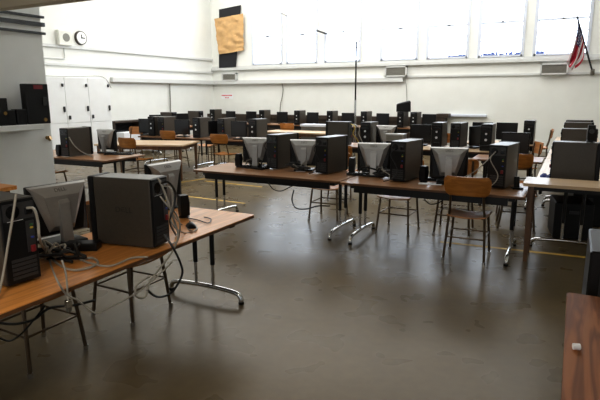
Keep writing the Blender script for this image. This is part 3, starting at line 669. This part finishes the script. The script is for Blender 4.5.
# --- second row: right part
y4 = 8.75
xa, xb = ony(324, 125, y4+.3).x, ony(400, 125, y4+.3).x
folding_table(xb-xa, .8, (xa+xb)/2, y4+.45, 0, M['brown'], 'folding table behind the middle of the long row, with a wired tower', 'folding tables')
q = onz(338, 121.5, T+TH); TOWER.put((ony(339, 121, y4+.25).x, y4+.25, T), -pi/2, 'side-on tower with a tangle of yellow wires, behind the long row', 'computer', GT)
T_at(370, y4+.36, 0, 'tower with bright badges behind the third monitor of the long row')
M_at(387, y4+.35, pi, 'silver-backed monitor behind the third tower of the long row')
q = ony(353, 125, y4+.1)
for k, (mm, s) in enumerate((('yellow', 'yellow'), ('dcable', 'black'), ('cable', 'grey'))):
    pts = [ony(351+k, 124, y4+.27), ony(355+k*2, 127, y4+.1), ony(353+k*3, 134, y4+.08), ony(357+k*2, 139, y4+.1)]; pts.append(Vector((pts[-1].x+.05, y4+.12, T+.012)))
    tag(MB().tube(pts, .009, 6, 5).build('cable', M[mm], smooth=True), s+' wire trailing from the side-on tower behind the long row', 'cable')
pj = ony(397, 131, y4+.2)
pr_ = empty('projector', (pj.x, y4+.14, T)); tag(pr_, 'flat silver machine beside the silver-backed monitor behind the long row', 'projector')
MB().box(-.17, .17, -.1, .1, .13, .26, .012, 2).build('housing', M['silver'], pr_); MB().box(-.14, .14, -.105, -.095, .155, .235).build('front_grille', M['grille'], pr_)
for s in (-1, 1): MB().box(s*.13-.02, s*.13+.02, -.08, .08, 0, .13).build('stand_leg', M['black'], pr_)
q = onz(352.5, 147, .79); CHAIR.put((q.x+.0, 7.55, 0), pi, 'wooden chair glimpsed between the second tower and third monitor', 'chair', GC)
y5 = onz(450, 148, T).y-.05
xa, xb = ony(409, 130, y5+.3).x, ony(503, 130, y5+.3).x
folding_table(xb-xa, .85, (xa+xb)/2, y5+.05, 0, M['light'], 'pale topped table behind the fourth monitor of the long row', 'folding tables')
M_at(421.5, y5+.3, .0, 'black monitor behind the third tower, on the pale topped table'); T_at(440.5, y5+.15, 0, 'tower facing the viewer behind the fourth monitor'); T_at(460, y5+.2, pi-.1, 'tower with its cabled rear showing on the pale topped table')
M_at(477, y5+.26, 1.15, 'monitor turned edge-on on the pale topped table'); T_at(489.5, y5+.02, 0, 'tower with bright badges at the end of the pale topped table')
CHAIR.put((ony(452, 135, y5+.95).x, y5+1.0, 0), 0, 'honey wooden chair between the two towers of the pale topped table', 'chair', GC)
# third row on the right
y6 = 10.6
xa, xb = ony(468, 125, y6+.3).x, -.5
folding_table(xb-xa, .8, (xa+xb)/2, y6+.3, 0, M['light'], 'pale table with low monitors near the bare wall', 'folding tables')
M_at(483.5, y6+.3, 0, 'black monitor at the outer end of the pale table near the wall'); M_at(508, y6+.35, 0, 'black monitor in the middle of the pale table near the wall'); T_at(531, y6+.3, 0, 'narrow black tower standing against the bare wall')
y7 = 7.95
xa, xb = ony(499, 140, y7).x, -.6
folding_table(.95, .65, ony(516, 140, y7+.2).x-.1, y7+.33, 0, M['brown'], 'short table carrying one wide black monitor', 'folding tables')
M_at(517.5, y7+.28, 0, 'wide black monitor with a wooden chair in front')
CHAIR.put((ony(519, 143, y7-.3).x, y7-.35, 0), pi, 'wooden chair in front of the wide black monitor', 'chair', GC)

# --- back row under the windows
y8 = 14.4
xs = [ony(p, 115, y8).x for p in (206, 266, 322, 385, 442)]
for i in range(4): folding_table(xs[i+1]-xs[i]-.04, .8, (xs[i]+xs[i+1])/2, y8+.3, 0, M['brown'], 'folding table in the back row, '+ORD[i]+' from the corner pier', 'folding tables')
for i, px in enumerate((216, 265, 300, 332.5, 366.5, 403, 416)): T_at(px, y8+.25, random.uniform(-.05, .05), 'tower in the back row under the windows, '+ORD[i]+' tower from the corner')
for i, px in enumerate((231, 251.5, 282.5, 313, 348, 383, 429.5)): M_at(px, y8+.3, random.uniform(-.1, .1), 'monitor in the back row under the windows, '+ORD[i]+' monitor from the corner')
q = ony(403, 110, y8+.2)
bxo = MB().loft([[(-.2, -.13, 0), (.2, -.13, 0), (.2, .13, 0), (-.2, .13, 0)], [(-.2, -.13, .2), (.19, -.13, .28), (.19, .13, .28), (-.2, .13, .2)], [(-.15, -.09, .23), (.15, -.09, .31), (.15, .1, .31), (-.15, .1, .23)]])
tag(bxo.build('black_case', M['black'], loc=(q.x, y8+.25, T+TH+.005), rz=.3), 'black case perched on top of a back-row tower', 'case')
tag(MB().box(-.18, .18, -.2, .2, 0, .12, .01).build('carton', M['counter'], loc=(ony(443, 119, YB-.3).x, YB-.26, .92)), 'dark brown carton at the end of the long counter', 'carton')
# left column along the wall
xcol = -10.3
ya = onx(148, 115, xcol).y; yb_ = onx(206, 115, xcol).y; ym = (ya+yb_)/2
for (y0, y1), s in zip(((ya, ym), (ym, yb_)), ('folding table along the long wall nearer the low bookcase', 'folding table along the long wall nearer the corner')): folding_table(y1-y0-.04, .8, xcol-.15, (y0+y1)/2, pi/2, M['brown'], s, 'folding tables')
for px, s in ((168.5, 'nearer the low bookcase'), (195.5, 'nearer the corner')): TOWER.put((xcol-.1, onx(px, 115, xcol-.1).y, T), pi/2, 'tower on the tables along the long wall, '+s, 'computer', GT)
for px, s in ((156, 'nearer the low bookcase'), (182, 'nearer the corner')): MON.put((xcol-.1, onx(px, 115, xcol-.1).y, T), pi/3, 'monitor on the tables along the long wall, '+s, 'monitor', GM)
# tall pole
pp = ony(355, 120, 10.1); pt = ony(354, 42, 10.1)
po = empty('floor_pole', (pp.x, 10.1, 0)); tag(po, 'tall thin pole, black above and silver below, standing behind the wired tower', 'pole')
zm_ = ony(355, 100, 10.1).z
MB().tube([(0, 0, .03), (0, 0, zm_)], .022, 10).build('lower_tube', M['chrome'], po); MB().tube([(0, 0, zm_), (0, 0, pt.z)], .016, 10).build('upper_rod', M['dsteel'], po); MB().cyl((0, 0, 0), (0, 0, .04), .2, .16, 24).build('base', M['dsteel'], po)

# ------------------------------------------------------------------ cables
def cab(label, m, r, *pts):
    return tag(MB().tube([Vector(p) for p in pts], r, 6, 6).build('cable', M[m], smooth=True), label, 'cable')
zt_ = T+.008
def tp(x, y, dz=0): return onz(x, y, zt_+dz)
xn = xe_+.03
def hp(x, y, X=None): return onx(x, y, X or xn)
xt2 = TW2.x+.26
cab('pale cable hanging down the rear of the cropped tower', 'cable', .006, onx(16, 194, xt2), onx(13, 215, xt2), onx(8, 245, xt2), onx(3, 275, xt2), onx(-2, 296, xt2+.05))
cab('thick grey power cord curving from the cropped tower onto the oak table', 'cable', .007, onx(27, 208, xt2-.01), onx(34, 209, xt2+.03), onx(38, 222, xt2+.03), onx(40, 240, xt2+.03), tp(47, 253), tp(58, 264), tp(72, 270), tp(88, 268), tp(98, 263), tp(92, 258), tp(80, 260))
cab('grey cable running along the oak table to the big tower', 'cable', .006, tp(78, 258), tp(90, 263), tp(110, 266), tp(132, 258), tp(148, 257))
cab('grey cable drooping over the table edge with a silver plug', 'cable', .005, tp(48, 256), tp(52, 268), hp(57, 280), hp(66, 294), hp(78, 300))
cab('black cable slung under the oak table', 'dcable', .007, onx(-5, 322, -2.45), onx(15, 324, -2.45), onx(35, 319, -2.45), onx(50, 308, -2.45), onx(75, 305, -2.45), onx(95, 300, -2.45))
cab('thin black cable sagging below the oak table', 'dcable', .005, onx(-5, 335, -2.45), onx(8, 341, -2.45), onx(20, 335, -2.45), onx(32, 322, -2.45), onx(45, 306, -2.5))
cab('long grey cable sagging below the oak table front edge', 'cable', .005, hp(76, 298), hp(95, 313), hp(112, 306), hp(128, 298), hp(145, 287), hp(162, 272), hp(172, 262))
xr1 = p1.x+.26
cab('pale cable falling from the big tower rear over the table edge', 'cable', .006, onx(160, 180, xr1), onx(167, 200, xr1+.02), onx(174, 220, xr1+.02), onx(178, 236, xr1+.04), onx(172, 252, xn), onx(160, 268, xn), onx(150, 282, xn), onx(145, 297, xn), onx(136, 296, xn+0), onx(137, 285, xn), onx(150, 276, xn))
cab('black cable looping below the table under the big tower', 'dcable', .007, onx(164, 235, xr1+.0), onx(172, 246, xr1+.06), onx(180, 262, xn+.02), onx(182, 275, xn+.02), onx(172, 292, xn), onx(158, 297, xn), onx(147, 290, xn))
cab('grey cable from the big tower across the oak table to the mouse', 'cable', .005, onx(158, 178, xr1), onx(166, 195, xr1+.03), onx(172, 212, xr1+.02), tp(181, 224), tp(192, 231), tp(197, 228), tp(192, 222))
cab('pale lead looped beside the big tower rear', 'cable', .005, onx(163, 186, xr1), onx(170, 188, xr1+.05), onx(174, 200, xr1+.06), onx(170, 214, xr1+.05), onx(174, 226, xr1+.05), tp(184, 233), tp(193, 232))
cab('white network lead dropping from the big tower to the oak table', 'cable', .005, onx(160, 196, xr1), onx(168, 206, xr1+.04), onx(176, 214, xr1+.04), onx(180, 226, xr1+.05), tp(178, 240), tp(172, 244))
cab('black power lead of the big tower arching at its rear', 'dcable', .007, onx(160, 184, xr1), onx(168, 182, xr1+.07), onx(175, 192, xr1+.08), onx(174, 206, xr1+.07), onx(170, 222, xr1+.04), tp(176, 235))
cab('black speaker lead curling on the oak table end', 'dcable', .004, tp(187, 218), tp(198, 220), tp(208, 223), tp(211, 219), tp(204, 217))
q = hp(68, 300); q.x = xn-.0
us = empty('dangling_plug', q); tag(us, 'silver plug dangling from a pale cable below the oak table', 'plug')
MB().tube([(0, 0, .0), (-.01, .01, .13), (-.03, .01, .2)], .005, 6, 4).build('lead', M['cable'], us, True); MB().box(-.012, .012, -.015, .015, -.04, .0, .003).build('shell', M['chrome'], us); MB().box(-.008, .008, -.01, .01, -.06, -.04).build('tip', M['psu'], us)
# tangles of leads behind the long-row monitors
rng = random.Random(3)
tang = [(256, 166, 'between the lone speaker and the first tower'), (301, 171, 'below the second monitor'), (376, 176, 'below the third monitor'), (388, 178, 'beside the third tower'), (446, 181, 'below the fourth monitor'), (64, 258, 'around the monitor foot on the oak table')]
for px, py, s in tang:
    c0 = onz(px, py, T)
    pts = [Vector((c0.x+rng.uniform(-.17, .17), c0.y+rng.uniform(-.07, .07)-.03, T+.012+rng.random()*.1)) for _ in range(26)]
    cab('tangled black leads '+s, 'dcable', .009, *pts)
    pts = [Vector((c0.x+rng.uniform(-.1, .1), c0.y+rng.uniform(-.05, .05)-.06, T+.015+rng.random()*.13)) for _ in range(10)]
    cab('looped grey lead '+s, 'cable', .006, *pts)
for (px, py), s in zip(((270, 145), (320, 146), (398, 147), (494, 152)), rlab):
    c0 = onz(px, py, T+.36); y_ = ROW[rlab.index(s)].y
    x_ = ROW[rlab.index(s)].x-.09
    cab('cable hanging from the tower rear '+s, 'cable' if px == 494 else 'dcable', .005, (x_-.02, y_-.01, T+.37), (x_-.05, y_-.06, T+.3), (x_+.03, y_-.06, T+.15), (x_-.02, y_-.07, T+.05), (x_-.12, y_-.06, T+.012))
yy = R1[0][2]
cab('black cord sagging below the first table of the long row', 'dcable', .006, ony(268, 182, yy+.05), ony(273, 189, yy+.05), ony(281, 191, yy+.05), ony(290, 187, yy+.05), ony(297, 184, yy+.05))
cab('black cord looping under the long row beside the table joint', 'dcable', .008, ony(294, 190, yy+.2), ony(292, 200, yy+.2), ony(296, 208, yy+.2), ony(306, 209, yy+.2), ony(318, 206, yy+.2), ony(330, 206, yy+.2))
cab('black cord sagging below the second table of the long row', 'dcable', .006, ony(424, 199, yy+.1), ony(430, 204, yy+.1), ony(438, 203, yy+.1), ony(446, 198, yy+.1))
cab('thin diagonal lead from the fourth monitor to the end tower', 'cable', .005, (ROW[3].x-.55, ROW[3].y+.1, T+.02), (ROW[3].x-.3, ROW[3].y, T+.16), (ROW[3].x-.1, ROW[3].y-.02, T+.38))

# dark tree line outside, just showing over the window sill
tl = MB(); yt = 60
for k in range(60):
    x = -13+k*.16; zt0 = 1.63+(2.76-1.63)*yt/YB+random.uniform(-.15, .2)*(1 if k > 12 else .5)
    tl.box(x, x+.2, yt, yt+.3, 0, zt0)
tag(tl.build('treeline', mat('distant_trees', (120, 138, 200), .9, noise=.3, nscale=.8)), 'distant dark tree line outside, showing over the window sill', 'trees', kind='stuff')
# ------------------------------------------------------------------ light
def area(name, loc, rot, sx, sy, power, col=(1, 1, 1)):
    l = bpy.data.lights.new(name, 'AREA'); l.shape = 'RECTANGLE'; l.size = sx; l.size_y = sy; l.energy = power; l.color = col
    o = bpy.data.objects.new(name, l); C.objects.link(o); o.location = loc; o.rotation_euler = rot; return o
area('hall_light_near', (-6, 7.5, 6.0), (0, 0, 0), 10, 5, 230, (1, .975, .93))
area('hall_light_far', (-6, 13, 6.0), (0, 0, 0), 12, 5, 660, (1, .985, .95))
pl = bpy.data.lights.new('fill_light', 'POINT'); pl.energy = 54; pl.shadow_soft_size = .25; pl.color = (1, .93, .82)  # unseen fill light, added to brighten the foreground and the soffit underside
po_ = bpy.data.objects.new('fill_light', pl); C.objects.link(po_); po_.location = (-1.2, .2, 2.2)
w = bpy.data.worlds.new('sky'); scene.world = w; w.use_nodes = True; nt = w.node_tree; bg = nt.nodes['Background']
tc = nt.nodes.new('ShaderNodeTexCoord'); sx = nt.nodes.new('ShaderNodeSeparateXYZ'); nt.links.new(tc.outputs['Generated'], sx.inputs[0])
rp = nt.nodes.new('ShaderNodeMapRange'); rp.inputs['From Min'].default_value = -.2; rp.inputs['From Max'].default_value = .5
rp.inputs['To Min'].default_value = .9; rp.inputs['To Max'].default_value = 7.0
nt.links.new(sx.outputs['Y'], rp.inputs['Value']); nt.links.new(rp.outputs[0], bg.inputs['Strength']); bg.inputs['Color'].default_value = (.9, .95, 1, 1)
